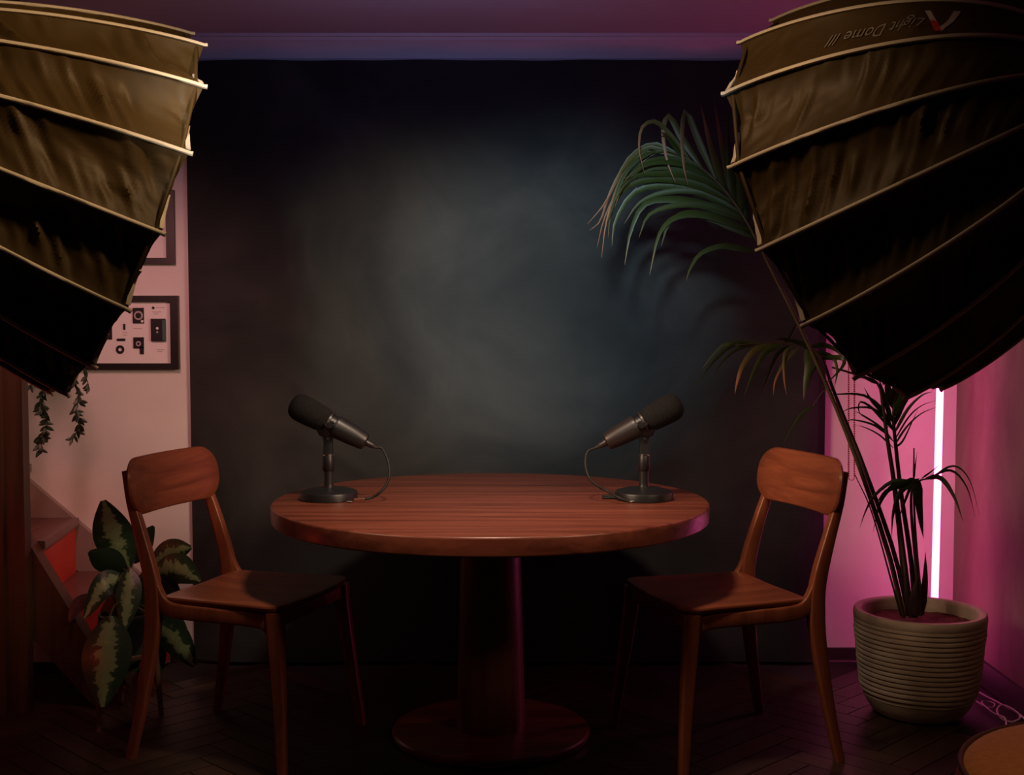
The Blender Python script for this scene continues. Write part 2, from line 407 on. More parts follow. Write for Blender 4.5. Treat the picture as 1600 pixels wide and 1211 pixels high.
# ------------------------------------------------------------------ chairs
def rrect(w, h, r, n=7, cx=0, cy=0):
    out = []
    for sx, sy, a0 in ((1, 1, 0), (-1, 1, 90), (-1, -1, 180), (1, -1, 270)):
        for k in range(n + 1):
            a = math.radians(a0 + 90 * k / n)
            out.append((cx + sx * (w / 2 - r) + r * cos(a), cy + sy * (h / 2 - r) + r * sin(a)))
    return out
def dense(o, step):
    out = []
    for i, p in enumerate(o):
        q = o[(i + 1) % len(o)]; d = math.hypot(q[0] - p[0], q[1] - p[1]); m_ = max(1, int(d / step))
        for k in range(m_): out.append((lerp(p[0], q[0], k / m_), lerp(p[1], q[1], k / m_)))
    return out
def make_chair(label, loc, rz, flip):
    c = thing('dining_chair', label, 'chair', loc, rz, 'wooden chairs at the table')
    HS = .485
    # seat
    o = []
    raw = [(-.004, .205), (-.004, -.205), (.02, -.212), (.20, -.222), (.352, -.231), (.383, -.220), (.398, -.195), (.410, -.10), (.414, 0), (.410, .10), (.398, .195), (.383, .220), (.352, .231), (.20, .222), (.02, .212)]
    o = dense(raw, .03)
    def sf(a, b, h):
        d = 1 - min(1, ((a - .19) / .20) ** 2 * .9 + (b / .2) ** 2 * .9)
        return (a, b, HS + h - (.010 * max(d, 0) if h > -.012 else 0))
    MB().slab(o, [(.5, -.020), (.05, -.020), (.02, -.017), (.004, -.010), (0, -.006), (.008, -.001), (.03, 0), (.12, 0), (.3, 0), (.5, 0), (.75, 0)], sf).build('seat', M['chair_seat'], c, 40)
    # backrest, bowed in plan, leaning
    o = dense(rrect(.482, .170, .074), .03)
    def bf(a, b, h):
        x = -.064 - (b + .085) / .170 * .026 - .030 * (1 - (a / .241) ** 2) + h
        return (x, a, .803 + b)
    MB().slab(o, [(.5, -.020), (.06, -.020), (.02, -.017), (0, -.010), (.02, -.003), (.06, 0), (.2, 0), (.4, 0), (.6, 0), (.8, 0)], bf).build('backrest', M['chair'], c, 40)
    for s in (-1, 1):
        pts = [(-.098, s * .238, 0), (-.066, s * .225, .16), (-.038, s * .213, .34), (-.030, s * .209, .44), (-.036, s * .207, .53), (-.070, s * .204, .65), (-.106, s * .200, .76), (-.128, s * .197, .85)]
        sz = [(.026, .026), (.032, .028), (.044, .030), (.050, .031), (.046, .030), (.036, .028), (.028, .025), (.018, .020)]
        m_ = bez(pts, 22); zz = [p.z for p in m_]
        def szi(z):
            for i in range(len(pts) - 1):
                if z <= pts[i + 1][2]:
                    t = (z - pts[i][2]) / (pts[i + 1][2] - pts[i][2]); return (lerp(sz[i][0], sz[i + 1][0], t), lerp(sz[i][1], sz[i + 1][1], t))
            return sz[-1]
        MB().tube(m_, 0, sq=[szi(z) for z in zz], up=(1, 0, 0)).build('rear_leg', M['chair_leg'], c, 50)
        fp = [(.372, s * .208, .464), (.376, s * .212, .40), (.395, s * .230, .22), (.418, s * .258, 0)]
        fz = [(.052, .036), (.046, .035), (.036, .031), (.025, .025)]
        m_ = bez(fp, 12); ff = []
        for i in range(12):
            t = i / 11 * 3; k = min(int(t), 2); t -= k; ff.append((lerp(fz[k][0], fz[k + 1][0], t), lerp(fz[k][1], fz[k + 1][1], t)))
        MB().tube(m_, 0, sq=ff, up=(1, 0, 0)).build('front_leg', M['chair_leg'], c, 50)
        rp = bez([(.376, s * .212, .375), (.362, s * .2105, .418), (.320, s * .2105, .440), (.18, s * .2100, .443), (.05, s * .2095, .446), (.004, s * .209, .462), (-.018, s * .208, .498), (-.032, s * .207, .55)], 30)
        rs = []
        for i in range(30):
            t = i / 29; e = min(1, t / .16, (1 - t) / .26); rs.append((lerp(.016, .044, e ** .7), .024))
        MB().tube(rp, 0, sq=rs, up=(0.35, 0, 1)).build('side_rail', M['chair_leg'], c, 50)
    MB().tube([(.375, -.205, .440), (.375, .205, .440)], 0, sq=(.040, .020), up=(0, 0, 1)).build('front_rail', M['chair'], c, 50)
    MB().tube([(-.024, -.205, .440), (-.024, .205, .440)], 0, sq=(.040, .020), up=(0, 0, 1)).build('back_rail', M['chair'], c, 50)
    return c
make_chair('walnut dining chair left of the round table, before the variegated plant', (-.961, 3.815, 0), -.3214, 0)
make_chair('walnut dining chair right of the round table, beside the cream palm pot', (.797, 3.790, 0), 3.454, 1)

# ------------------------------------------------------------------ microphones (local X-Z plane, head towards -X, body down to +X)
def make_mic(label, px, py, mir, body_mat, cable, jack):
    base = at(px, py, 3.84); base.z = TZ
    k = 3.84 / FPX * 1.0     # metres for one measured unit of the drawing
    mcr = thing('desk_microphone', label, 'microphone', base, 0, 'microphones on the table')
    sx = -1 if mir else 1
    def P(u, v, y=0): return V((sx * (u - 86.5) * k, y, (v_base - v) * k))   # drawing units, as seen in the crop
    v_base = 207.0
    # axis of the microphone from front (left) to rear (right)
    d = V((.883, -.469)); 
    def M_at(u, v):
        o = P(u, v); ax = V((sx * d.x, 0, d.y)).normalized(); sd = V((0, 1, 0)); n3 = ax.cross(sd)
        m4 = Matrix(((sd.x, n3.x, ax.x, o.x), (sd.y, n3.y, ax.y, o.y), (sd.z, n3.z, ax.z, o.z), (0, 0, 0, 1)))
        if m4.to_3x3().determinant() < 0:
            m4 = Matrix(((-sd.x, n3.x, ax.x, o.x), (-sd.y, n3.y, ax.y, o.y), (-sd.z, n3.z, ax.z, o.z), (0, 0, 0, 1)))
        return m4
    Mh = M_at(28.5, 54.5)    # nose tip of the windscreen
    u = k
    MB().lathe([(.5 * u, 0), (9 * u, .6 * u), (15 * u, 3 * u), (19.5 * u, 8 * u), (21.7 * u, 15 * u), (22 * u, 24 * u), (21.3 * u, 40 * u), (20 * u, 55 * u), (18.5 * u, 63 * u), (16 * u, 66 * u)], 40, Mh).build('windscreen', M['black_foam'], mcr, 60)
    MB().lathe([(17 * u, 65 * u), (18.6 * u, 65.5 * u), (18.6 * u, 69 * u), (16 * u, 69.5 * u)], 40, Mh).build('front_ring', M['steel'] if 0 else M['warm_lit_metal'], mcr, 30)
    MB().lathe([(15.5 * u, 68 * u), (15.5 * u, 79 * u)], 36, Mh).build('neck_section', M['black_gloss'], mcr, 30)
    MB().lathe([(16.2 * u, 78 * u), (17.8 * u, 78.5 * u), (18.4 * u, 80 * u), (18.2 * u, 84 * u), (16.5 * u, 112 * u), (14.6 * u, 128 * u), (13.6 * u, 131.5 * u), (11.5 * u, 133 * u), (6 * u, 133.4 * u)], 40, Mh).build('body', body_mat, mcr, 30)
    # XLR plug and its sleeve
    cm = Mh @ Matrix.Translation((0, -sx * 0 + (2.5 * u), 0))
    MB().lathe([(6.4 * u, 131 * u), (6.4 * u, 135 * u), (5.4 * u, 137 * u), (4.8 * u, 145 * u), (4.0 * u, 146 * u), (2.5 * u, 151 * u), (1.8 * u, 152 * u)], 24, Mh).build('cable_plug', M['warm_lit_metal'] if mir else M['black_metal'], mcr, 30)
    # yoke: two cheeks hugging the neck and a bridge below
    yk = MB()
    a0 = P(85, 84.5); up3 = V((0, 0, 1))
    for s in (-1, 1):
        top = Mh @ V((s * 17.2 * u, 0, 73.5 * u)); low = V((a0.x, s * 11 * u, a0.z))
        yk.tube([top + (top - low) * .12, top, (top + low) / 2 + V((0, s * 5 * u, 0)), low, V((a0.x, s * 5 * u, a0.z - 3 * u))], 0, sq=[(11 * u, 3 * u), (14 * u, 3.4 * u), (13 * u, 3.4 * u), (13 * u, 3.4 * u), (11 * u, 3.4 * u)], up=(1, 0, 0))
    yk.build('yoke', M['warm_lit_metal'] if mir else M['black_metal'], mcr, 40)
    cl = MB(); 
    c0 = P(80, 92)
    cl.tube([P(86, 107, 0), P(85.5, 104, 0), P(84, 95, 0), P(83, 86, 0)], 0, sq=[(15 * u, 16 * u), (24 * u, 20 * u), (30 * u, 24 * u), (28 * u, 22 * u)], up=(1, 0, 0)); cl.build('yoke_bridge', M['black_gloss'], mcr, 40)
    for s in (-1, 1):
        MB().tube([Mh @ V((s * 16 * u, 0, 73.5 * u)), Mh @ V((s * 22.5 * u, 0, 73.5 * u))], 4.2 * u, 16).build('side_knob', M['black_gloss'], mcr, 40)
    # swivel, collar, post, base
    sw = MB().tube([(0, 0, (v_base - 137) * u), (0, 0, (v_base - 115) * u)], 0, sq=[(15 * u, 13 * u), (14 * u, 11 * u)], up=(1, 0, 0))
    sw.tube([(0, -6 * u, (v_base - 111) * u), (0, 6 * u, (v_base - 111) * u)], 8 * u, 24); sw.build('swivel', M['black_gloss'], mcr, 40)
    MB().tube([(0, -7.5 * u, (v_base - 111) * u), (0, 7.5 * u, (v_base - 111) * u)], 2.4 * u, 12).build('pivot_bolt', M['steel'], mcr, 40)
    MB().lathe([(7.5 * u, (v_base - 138.5) * u), (8.6 * u, (v_base - 138) * u), (8.6 * u, (v_base - 135.5) * u), (7.5 * u, (v_base - 135) * u)], 24).build('thread_ring', M['steel'], mcr, 30)
    MB().lathe([(8 * u, (v_base - 162) * u), (9.2 * u, (v_base - 160.5) * u), (9.4 * u, (v_base - 150) * u), (8.9 * u, (v_base - 140) * u), (8 * u, (v_base - 138) * u)], 28).build('collar', M['black_gloss'], mcr, 40)
    MB().lathe([(7.6 * u, 24 * u), (7.4 * u, 34 * u), (7.6 * u, (v_base - 161) * u)], 28).build('post', M['black_metal'], mcr, 40)
    R = 45.5 * u
    MB().lathe([(R - 1.5 * u, 0), (R, 1 * u), (R, 11 * u), (R - .6 * u, 12.5 * u), (R - 3 * u, 14 * u), (R * .7, 17 * u), (R * .4, 18.8 * u), (R * .18, 19.6 * u), (7.5 * u, 24 * u), (7.0 * u, 24.5 * u)], 64).build('base', M['black_metal'], mcr, 30)
    # cable in world pixels
    pl = [Mh @ V((0, 0, 151 * u))] + [(at(x, y, Y) - base) for x, y, Y in cable]
    for p in pl:
        if p.z < .0032: p.z = .0032
    MB().tube(bez(pl, 36), .0042, 8).build('cable', M['cable_black'], mcr, 60)
    for jk in jack:
        p = [(at(x, y, Y) - base) for x, y, Y in jk[:2]]
        for q in p:
            if q.z < .0045: q.z = .0045
        MB().tube(p, [.0050, .0036] if jk[3] else .0035, 10).build('jack', jk[2], mcr, 40)
make_mic('black dynamic microphone on desk stand on the left of the table, head pointing left', 513.5, 779.5, False, M['black_metal'],
         [(597, 701, 3.84), (606, 720, 3.82), (608.5, 740, 3.80), (604, 757, 3.79), (594, 769, 3.78), (582, 777, 3.78), (568, 780, 3.77)],
         [((570, 780, 3.77), (553, 780.5, 3.77), M['copper'], True), ((551, 786, 3.755), (543, 785, 3.76), M['steel'], False)])
make_mic('warm-lit black microphone on desk stand at the right, head pointing right', 1006, 777.5, True, M['warm_lit_metal'],
         [(918, 706, 3.84), (914.5, 724, 3.82), (920, 745, 3.80), (932, 758, 3.79), (950, 768, 3.78), (966, 777, 3.745), (984, 784, 3.735)],
         [((941, 775, 3.86), (966, 777, 3.86), M['black_gloss'], False), ((941, 779, 3.84), (966, 780, 3.84), M['black_gloss'], False), ((983, 784, 3.735), (990, 783, 3.74), M['steel'], False)])

# ------------------------------------------------------------------ softboxes
NR, RR = 16, .45
def text_mesh(body):
    fc = bpy.data.curves.new('lettering', 'FONT'); fc.body = body; fc.size = 1; fc.shear = .35; fc.resolution_u = 3
    o = bpy.data.objects.new('lettering', fc); C.objects.link(o)
    dg = bpy.context.evaluated_depsgraph_get(); me = o.evaluated_get(dg).to_mesh()
    vs = [(v.co.x, v.co.y) for v in me.vertices]; fs = [tuple(p.vertices) for p in me.polygons]
    o.evaluated_get(dg).to_mesh_clear(); bpy.data.objects.remove(o); return vs, fs
TXT = text_mesh('Light Dome III')
def make_softbox(sb, label, seed, txt):
    rnd = random.Random(seed)
    a = sb['a']; u = V((0, 0, 1)).cross(a).normalized(); w_ = a.cross(u); c = sb['c']
    root = thing('softbox', label, 'softbox', c, 0, 'studio softboxes')
    def e(i):
        an = sb['ph'] + sb['sg'] * i * 2 * pi / NR
        return w_ * cos(an) + u * sin(an)
    def rad(t): return RR * (.12 + .88 * max(1 - t ** sb['p'], 0) ** sb['q'])
    def rib(i, t): return e(i) * rad(t) - a * (t * sb['dp'])
    def surf(i, t, v, off=0.0, par=None):
        p = rib(i, t).lerp(rib(i + 1, t), v); em = (e(i) + e(i + 1)).normalized()
        ch = (rib(i, t) - rib(i + 1, t)).length
        f = par['fold']
        s = (v / f if v < f else (1 - v) / (1 - f)); s = 1 - (1 - s) ** 1.7
        sag = par['sag'] * ch * s
        wr = 0
        edge = sin(pi * v) ** .6
        for am, fr, sk, ph in par['w']: wr += am * (1 - 2 * abs(sin(fr * t * 3.14 + sk * v * 3.14 + ph)) ** 1.1)
        q = noise.noise(V((t * 7 + par['o'], v * 2.0, par['o']))) ; q2 = noise.noise(V((t * 22 + v * 9, v * 5 + par['o'], 3.3)))
        wr = wr * max(0, q + .45) * (1 - .5 * t) + .010 * q + .006 * q2 * max(0, 1 - t * 2.2)
        pull = .012 * sin(pi * v) if t < .001 else 0
        return p + em * (-sag + wr * edge + off) - a * (.005 * sin(pi * v) * max(0, 1 - t * 12))
    for i in range(NR):
        par = dict(fold=rnd.uniform(.34, .46), sag=rnd.uniform(.11, .15), o=rnd.uniform(0, 50),
                   w=[(.008, rnd.uniform(13, 17), rnd.uniform(1.6, 2.4), rnd.uniform(0, 6)), (.004, rnd.uniform(23, 29), rnd.uniform(3.0, 4.0), rnd.uniform(0, 6)), (.009, rnd.uniform(5, 7), 1.0, rnd.uniform(0, 6))])
        if txt and i in (txt[0], ): par['w'] = [(k * .25, x, y, z) for k, x, y, z in par['w']]; par['sag'] = .07
        NT, NV = 120, 22
        ts = [(k / NT) * .985 for k in range(NT + 1)]
        mb = MB()
        for t in ts:
            for k in range(NV + 1): mb.v.append(tuple(surf(i, t, k / NV, 0, par)))
        for p in range(NT):
            for k in range(NV):
                q = p * (NV + 1) + k; mb.f.append((q, q + 1, q + NV + 2, q + NV + 1) if sb['sg'] < 0 else (q, q + NV + 1, q + NV + 2, q + 1))
        pan = mb.build('panel', M['nylon'], root, 50)
        # pale strip on the lower half of the rim edge
        pts = [surf(i, .004, lerp(.52, .95, k / 8), .004, par) for k in range(9)]
        MB().tube(pts, 0, sq=(.010, .004), up=tuple(-a)).build('rim_strip', M['strip'], root, 40)
        # piping along the rib
        tp = [-.012 + 0 * 1] ; pts = [rib(i, 0) + a * .007 + e(i) * .006] + [rib(i, t) + e(i) * .003 for t in [k / 40 * .985 for k in range(41)]]
        MB().tube(pts, [.0052] + [.0048] * 41, 6).build('rib', M['piping'], root, 60)
        if txt and i == txt[0]:
            _, t0, t1, vc, hgt, flip, mt, logo = txt
            xs = [p[0] for p in TXT[0]]; X0, X1 = min(xs), max(xs)
            def mp(x, y):   # letters run from the back of the dome to its rim
                t = lerp(t0, t1, (x - X0) / (X1 - X0)); vv = vc + (-(y - .35) if not flip else (y - .35)) * hgt
                return surf(i, t, vv, .0022, par)
            mb = MB(); mb.add([mp(x, y) for x, y in TXT[0]], TXT[1]); mb.build('lettering', mt, root, 0)
            if logo:
                def arm(xa, ya, xb, yb, wd, mt_, nm):
                    b_ = MB(); nS = 6; vs = []
                    for k in range(nS + 1):
                        x = lerp(xa, xb, k / nS); y = lerp(ya, yb, k / nS); vs += [mp(x - wd / 2, y), mp(x + wd / 2, y)]
                    b_.add(vs, [(2 * k, 2 * k + 1, 2 * k + 3, 2 * k + 2) for k in range(nS)]); b_.build(nm, mt_, root, 0)
                arm(X0 - 1.55, -.45, X0 - .85, 1.05, .36, M['print_white'], 'logo_arm')
                arm(X0 - .05, -.45, X0 - .40, .2, .30, M['print_white'], 'logo_arm')
                arm(X0 - .40, .2, X0 - .82, 1.05, .34, M['print_red'], 'logo_arm')
    # rim hoop cloth, diffuser, lamp head, hanger
    hp = [rib(i, .01) * .985 - a * .006 for i in range(NR)]
    MB().tube(hp + [hp[0]], .004, 6).build('rim_hoop', M['nylon'], root, 60)
    d = MB(); cc = -a * .05; ring = [rib(i, .06) * .86 - a * (-.016) for i in range(NR)]
    d.add([cc] + ring, [(0, 1 + k, 1 + (k + 1) % NR) for k in range(NR)]); d.build('diffuser', M['diffuser'], root, 0)
    q = (-a).to_track_quat('Z', 'Y').to_matrix().to_4x4()
    MB().lathe([(.055, sb['dp'] - .03), (.075, sb['dp'] - .025), (.075, sb['dp'] + .02), (.06, sb['dp'] + .03), (.06, sb['dp'] + .22), (.05, sb['dp'] + .24)], 32, q).build('lamp_head', M['black_gloss'], root, 35)
    ap = -a * (sb['dp'] + .12)
    MB().tube([ap, V((ap.x, ap.y, CEIL - c.z))], .016, 12).build('hanger_rod', M['black_metal'], root, 40)
make_softbox(SB_L, 'deep dome softbox at the top left, warm brown in the lamplight', 3, (4, .66, .30, .56, .26, False, M['print_faint'], False))
make_softbox(SB_R, 'deep dome softbox at the top right, with an upside-down printed name and red mark', 11, (0, .66, .345, .52, .40, True, M['print'], True))

# ------------------------------------------------------------------ leaves
def leaf_strip(pts, width, parent, name, mt, shape=0, fold=.25, side=None, n=10, tilt=0):
    """a blade along pts: 3 verts across, V-folded; shape 0 strap, 1 oval; UV (across, along)"""
    c = bez(pts, n + 1); mb = MB()
    for i, p in enumerate(c):
        t = i / n
        tg = (c[min(i + 1, n)] - c[max(i - 1, 0)]).normalized()
        if side is None: sd = tg.cross(V((0, 1, 0)))
        else: sd = V(side) - tg * V(side).dot(tg)
        if sd.length < 1e-4: sd = V((1, 0, 0))
        sd.normalize()
        if tilt: sd = (Matrix.Rotation(tilt, 3, tg) @ sd)
        nr = sd.cross(tg)
        wd = width * ((min(1, t * 5 + .25) * (1 - t ** 1.5)) if shape == 0 else max(0, sin(pi * min(1, (t * .93 + .035)))) ** .8 * (1 - .35 * t))
        wd = max(wd, .0006)
        for k in (-1, 0, 1) if shape == 0 else (-1, -.5, 0, .5, 1):
            q = p + sd * k * wd / 2 + nr * (fold * abs(k) * wd / 2)
            mb.uv[len(mb.v)] = (k, t); mb.v.append(tuple(q))
    m_ = 3 if shape == 0 else 5
    for i in range(n):
        for k in range(m_ - 1):
            a = i * m_ + k; mb.f.append((a, a + 1, a + m_ + 1, a + m_))
    return mb.build(name, mt, parent, 60)

# ------------------------------------------------------------------ palm in the cream pot
PC = at(1437, 956, 4.05); PX, PYY = PC.x, 4.05
pp = thing('potted_palm', 'tall arching palm in a cream ribbed pot beside the pink neon tube', 'plant', (PX, PYY, 0))
prof = [(.118, 0), (.130, .002), (.146, .012), (.163, .034), (.176, .060)]
z = .060; nr_ = 16; zr = .318
for i in range(nr_):
    h = (zr - .060) / nr_; t = i / (nr_ - 1); r = lerp(.178, .210, t ** .5)
    z = .060 + h * i; j = random.uniform(-.0012, .0012)
    prof += [(r - .0060, z), (r - .0062, z + h * .12), (r + .0004 + j, z + h * .26), (r + .0014 + j, z + h * .62), (r + j, z + h * .88)]
prof += [(.2115, .320), (.2125, .332), (.2105, .341), (.206, .345), (.192, .345), (.187, .341), (.185, .332), (.183, .26)]
pot = MB(); pot.lathe(prof, 72)
for i, v in enumerate(pot.v):      # hand-thrown unevenness
    n_ = noise.noise(V((v[0] * 9, v[1] * 9, v[2] * 25))); s_ = 1 + .006 * n_; pot.v[i] = (v[0] * s_, v[1] * s_, v[2] + (.0025 * noise.noise(V((v[0] * 7, v[1] * 7, 4))) if .03 < v[2] < .33 else 0))
pot.build('pot', M['pot'], pp, 40)
sl = MB(); 
for r_ in range(9):
    for k in range(40):
        a = 2 * pi * k / 40; rr = .1835 * (r_ + .01) / 8; sl.v.append((rr * cos(a), rr * sin(a), .300 + .010 * noise.noise(V((rr * cos(a) * 20, rr * sin(a) * 20, 0)))))
for r_ in range(8):
    for k in range(40): sl.f.append((r_ * 40 + k, r_ * 40 + (k + 1) % 40, (r_ + 1) * 40 + (k + 1) % 40, (r_ + 1) * 40 + k))
sl.build('soil', M['soil'], pp, 60)
ORG = V((PX, PYY, 0))
def W(p): return at(*p) - ORG
def stem(pts, r0, r1, mt, name='stem'):
    c = bez([W(p) for p in pts], 26)
    return MB().tube(c, [lerp(r0, r1, i / 25) for i in range(26)], 8).build(name, mt, pp, 60)
jit = random.Random(5)
def leaflets(fr, specs, Y, mt):
    for s in specs:
        pts, wpx = s[0], s[1]; m_ = s[2] if len(s) > 2 else mt
        dy = jit.uniform(-.05, .05); n_ = len(pts)
        q = [W((p[0], p[1], Y + dy * (i / (n_ - 1)) - .05 * (i / (n_ - 1)) ** 2)) for i, p in enumerate(pts)]
        leaf_strip(q, wpx * Y / FPX, fr, 'leaflet', m_, 0, .35, None, 12, jit.uniform(-.5, .5))
# long frond reaching up and left over the backdrop
f1 = stem([(1412, 965, 4.02), (1390, 870, 4.02), (1352, 755, 4.0), (1318, 665, 4.0), (1282, 580, 3.98), (1240, 490, 3.95), (1207, 425, 3.93), (1185, 380, 3.92), (1160, 335, 3.92), (1128, 292, 3.92), (1090, 258, 3.92), (1052, 238, 3.92), (1015, 232, 3.92)], .0085, .0022, M['stem'], 'frond')
P_, PD = M['palm'], M['palm_dry']
leaflets(f1, [
    ([(1151, 318), (1140, 250), (1137, 168)], 17, P_), ([(1147, 312), (1130, 235), (1114, 149)], 14, PD), ([(1133, 294), (1112, 230), (1094, 160)], 16, PD),
    ([(1160, 332), (1155, 270), (1153, 205)], 14, P_), ([(1170, 350), (1164, 310), (1155, 274)], 12, P_), ([(1180, 366), (1180, 340), (1174, 312)], 10, P_),
    ([(1118, 280), (1092, 222), (1072, 174), (1066, 215), (1069, 262), (1075, 290)], 12, PD), ([(1098, 264), (1068, 220), (1046, 181), (1036, 205), (1042, 250), (1055, 285)], 12, PD),
    ([(1078, 250), (1048, 212), (1024, 190), (1003, 200), (999, 235), (1007, 271)], 9, PD), ([(1068, 246), (1045, 215), (1030, 205)], 10, P_),
    ([(1060, 241), (1020, 226), (985, 246), (962, 285), (945, 318), (918, 350)], 9, PD), ([(1050, 238), (1010, 232), (975, 262), (952, 305), (938, 345), (921, 360)], 8, PD),
    ([(1040, 236), (1000, 245), (970, 290), (945, 340), (933, 386)], 7, PD), ([(1028, 233), (995, 250), (972, 280), (955, 330), (946, 352)], 8, P_), ([(1015, 232), (990, 255), (968, 285), (948, 345), (940, 402)], 7, PD),
    ([(1072, 247), (1030, 236), (1000, 256), (993, 298)], 9, PD), 
    ([(1187, 393), (1150, 386), (1124, 384), (1094, 396), (1078, 420), (1072, 440)], 13, P_),
    ([(1182, 372), (1120, 342), (1075, 333), (1046, 348), (1033, 385)], 17, P_), ([(1176, 360), (1110, 336), (1060, 337), (1030, 365), (1015, 430)], 16, P_),
    ([(1168, 346), (1100, 318), (1045, 310), (1005, 320), (985, 362), (976, 414)], 17, P_), ([(1158, 333), (1095, 300), (1035, 290), (990, 302), (962, 345), (956, 385)], 15, P_),
    ([(1148, 318), (1090, 290), (1030, 280), (980, 292), (956, 330), (950, 372)], 13, P_), ([(1138, 303), (1085, 277), (1025, 272), (985, 280), (955, 322)], 13, P_),
    ([(1125, 290), (1075, 266), (1020, 262), (978, 285), (960, 325)], 12, P_), ([(1110, 276), (1065, 256), (1015, 256), (975, 280)], 11, P_), ([(1095, 262), (1050, 248), (1005, 255), (970, 290)], 10, P_),
    ([(1143, 312), (1090, 298), (1040, 300), (1000, 316), (975, 350)], 13, P_), ([(1163, 340), (1110, 322), (1060, 320), (1015, 335), (998, 372)], 14, P_),
], 3.92, P_)
# second frond arching left below it
f2 = stem([(1420, 962, 4.03), (1396, 860, 4.03), (1350, 730, 4.03), (1318, 650, 4.02), (1298, 598, 4.0), (1285, 562, 4.0), (1262, 542, 4.0), (1225, 536, 4.0), (1188, 536, 4.0), (1150, 540, 4.0)], .0080, .002, M['stem_dark'], 'frond')
leaflets(f2, [
    ([(1175, 537), (1145, 540), (1118, 562), (1100, 585), (1086, 604)], 9), ([(1185, 537), (1155, 545), (1130, 565), (1110, 593)], 9), ([(1160, 538), (1135, 537), (1118, 550), (1098, 575)], 7),
    ([(1205, 537), (1178, 548), (1160, 572), (1152, 596), (1148, 616)], 11, PD), ([(1220, 539), (1196, 550), (1178, 580), (1163, 618)], 11, P_), ([(1236, 541), (1215, 556), (1200, 590), (1187, 625)], 12, P_),
    ([(1248, 543), (1230, 560), (1212, 592), (1208, 618)], 7, PD), ([(1240, 540), (1226, 552), (1225, 590), (1229, 617)], 6, PD), ([(1260, 546), (1262, 570), (1258, 600), (1256, 624)], 15, P_),
    ([(1268, 546), (1276, 565), (1266, 590), (1265, 612)], 8, P_), ([(1275, 550), (1300, 558), (1308, 580), (1303, 608)], 8, P_), ([(1282, 560), (1316, 560), (1315, 575), (1284, 606)], 9, P_),
    ([(1266, 542), (1290, 540), (1312, 552), (1320, 572)], 10, P_), ([(1225, 538), (1238, 520), (1248, 500), (1252, 488)], 9, P_), ([(1272, 548), (1250, 536), (1222, 530), (1205, 532)], 9, P_),
    ([(1192, 536), (1170, 534), (1150, 534), (1132, 542)], 7, P_),
], 4.0, M['palm'])
lone = stem([(1300, 610, 4.03), (1286, 612, 4.03), (1270, 634, 4.03)], .002, .0015, M['stem'], 'frond')
leaflets(lone, [([(1270, 634), (1252, 648), (1238, 668), (1224, 692)], 7)], 4.03, M['palm'])
# upright fronds in the middle
DK = M['palm_dark']
f3 = stem([(1424, 965, 4.06), (1412, 870, 4.08), (1398, 760, 4.1), (1387, 690, 4.1), (1380, 640, 4.1), (1372, 600, 4.1), (1340, 586, 4.1), (1300, 574, 4.1)], .0095, .003, M['stem_dark'], 'frond')
leaflets(f3, [([(1383, 640), (1350, 618), (1310, 616), (1290, 620)], 5), ([(1384, 655), (1362, 638), (1330, 638), (1312, 646)], 5), ([(1388, 668), (1365, 640), (1345, 628), (1343, 645), (1360, 658)], 5),
    ([(1388, 680), (1366, 664), (1335, 656), (1316, 658)], 5), ([(1372, 600), (1350, 590), (1330, 592)], 8)], 4.1, DK)
f4 = stem([(1430, 965, 4.08), (1424, 880, 4.1), (1408, 770, 4.12), (1399, 690, 4.12), (1396, 650, 4.12), (1400, 600, 4.12), (1402, 570, 4.12)], .0095, .003, M['stem_dark'], 'frond')
leaflets(f4, [([(1396, 668), (1412, 632), (1432, 604), (1449, 590)], 9), ([(1397, 678), (1418, 640), (1440, 618), (1458, 612)], 6), ([(1398, 688), (1420, 652), (1440, 634), (1462, 626)], 4),
    ([(1398, 696), (1416, 668), (1440, 646), (1470, 634)], 4), ([(1395, 660), (1385, 628), (1378, 605), (1372, 590)], 11), ([(1395, 672), (1380, 645), (1362, 626), (1350, 605)], 9), ([(1396, 690), (1376, 668), (1350, 650), (1335, 642)], 5), ([(1396, 700), (1375, 680), (1352, 668), (1336, 664)], 4),
    ([(1398, 640), (1400, 610), (1405, 585)], 22), ([(1399, 650), (1412, 615), (1420, 590)], 16), ([(1398, 632), (1388, 605), (1388, 580)], 18),
    ([(1397, 700), (1410, 690), (1424, 662), (1434, 640)], 4)], 4.12, DK)
# low drooping frond
f5 = stem([(1438, 962, 3.98), (1430, 870, 3.97), (1424, 800, 3.96), (1426, 760, 3.95), (1440, 750, 3.95), (1458, 748, 3.95)], .0065, .002, M['stem_dark'], 'frond')
leaflets(f5, [([(1428, 752), (1395, 752), (1366, 775), (1352, 800), (1343, 826)], 7), ([(1428, 753), (1398, 758), (1376, 785), (1364, 832)], 10), ([(1430, 752), (1408, 768), (1396, 800), (1393, 842)], 10),
    ([(1432, 750), (1416, 756), (1385, 768), (1368, 790)], 14), ([(1436, 750), (1437, 780), (1440, 815), (1443, 842)], 20), ([(1446, 748), (1470, 748), (1490, 775), (1505, 815)], 11),
    ([(1450, 748), (1485, 735), (1510, 760), (1524, 808)], 5), ([(1455, 746), (1490, 728), (1515, 750), (1531, 806)], 4), ([(1436, 748), (1424, 760), (1412, 790), (1404, 812)], 8),
    ([(1428, 750), (1430, 730), (1433, 706)], 5), ([(1440, 748), (1458, 735), (1470, 724)], 4)], 3.95, DK)
f6 = stem([(1408, 962, 4.0), (1392, 905, 4.0), (1362, 800, 4.0), (1336, 742, 4.0)], .004, .0015, M['stem_dark'])
for pts in ([(1442, 960, 4.05), (1433, 870, 4.05), (1428, 780, 4.05), (1428, 700, 4.05)], [(1418, 962, 4.1), (1410, 900, 4.1), (1402, 820, 4.1), (1388, 700, 4.1)]): stem(pts, .0055, .0025, M['stem_dark'])
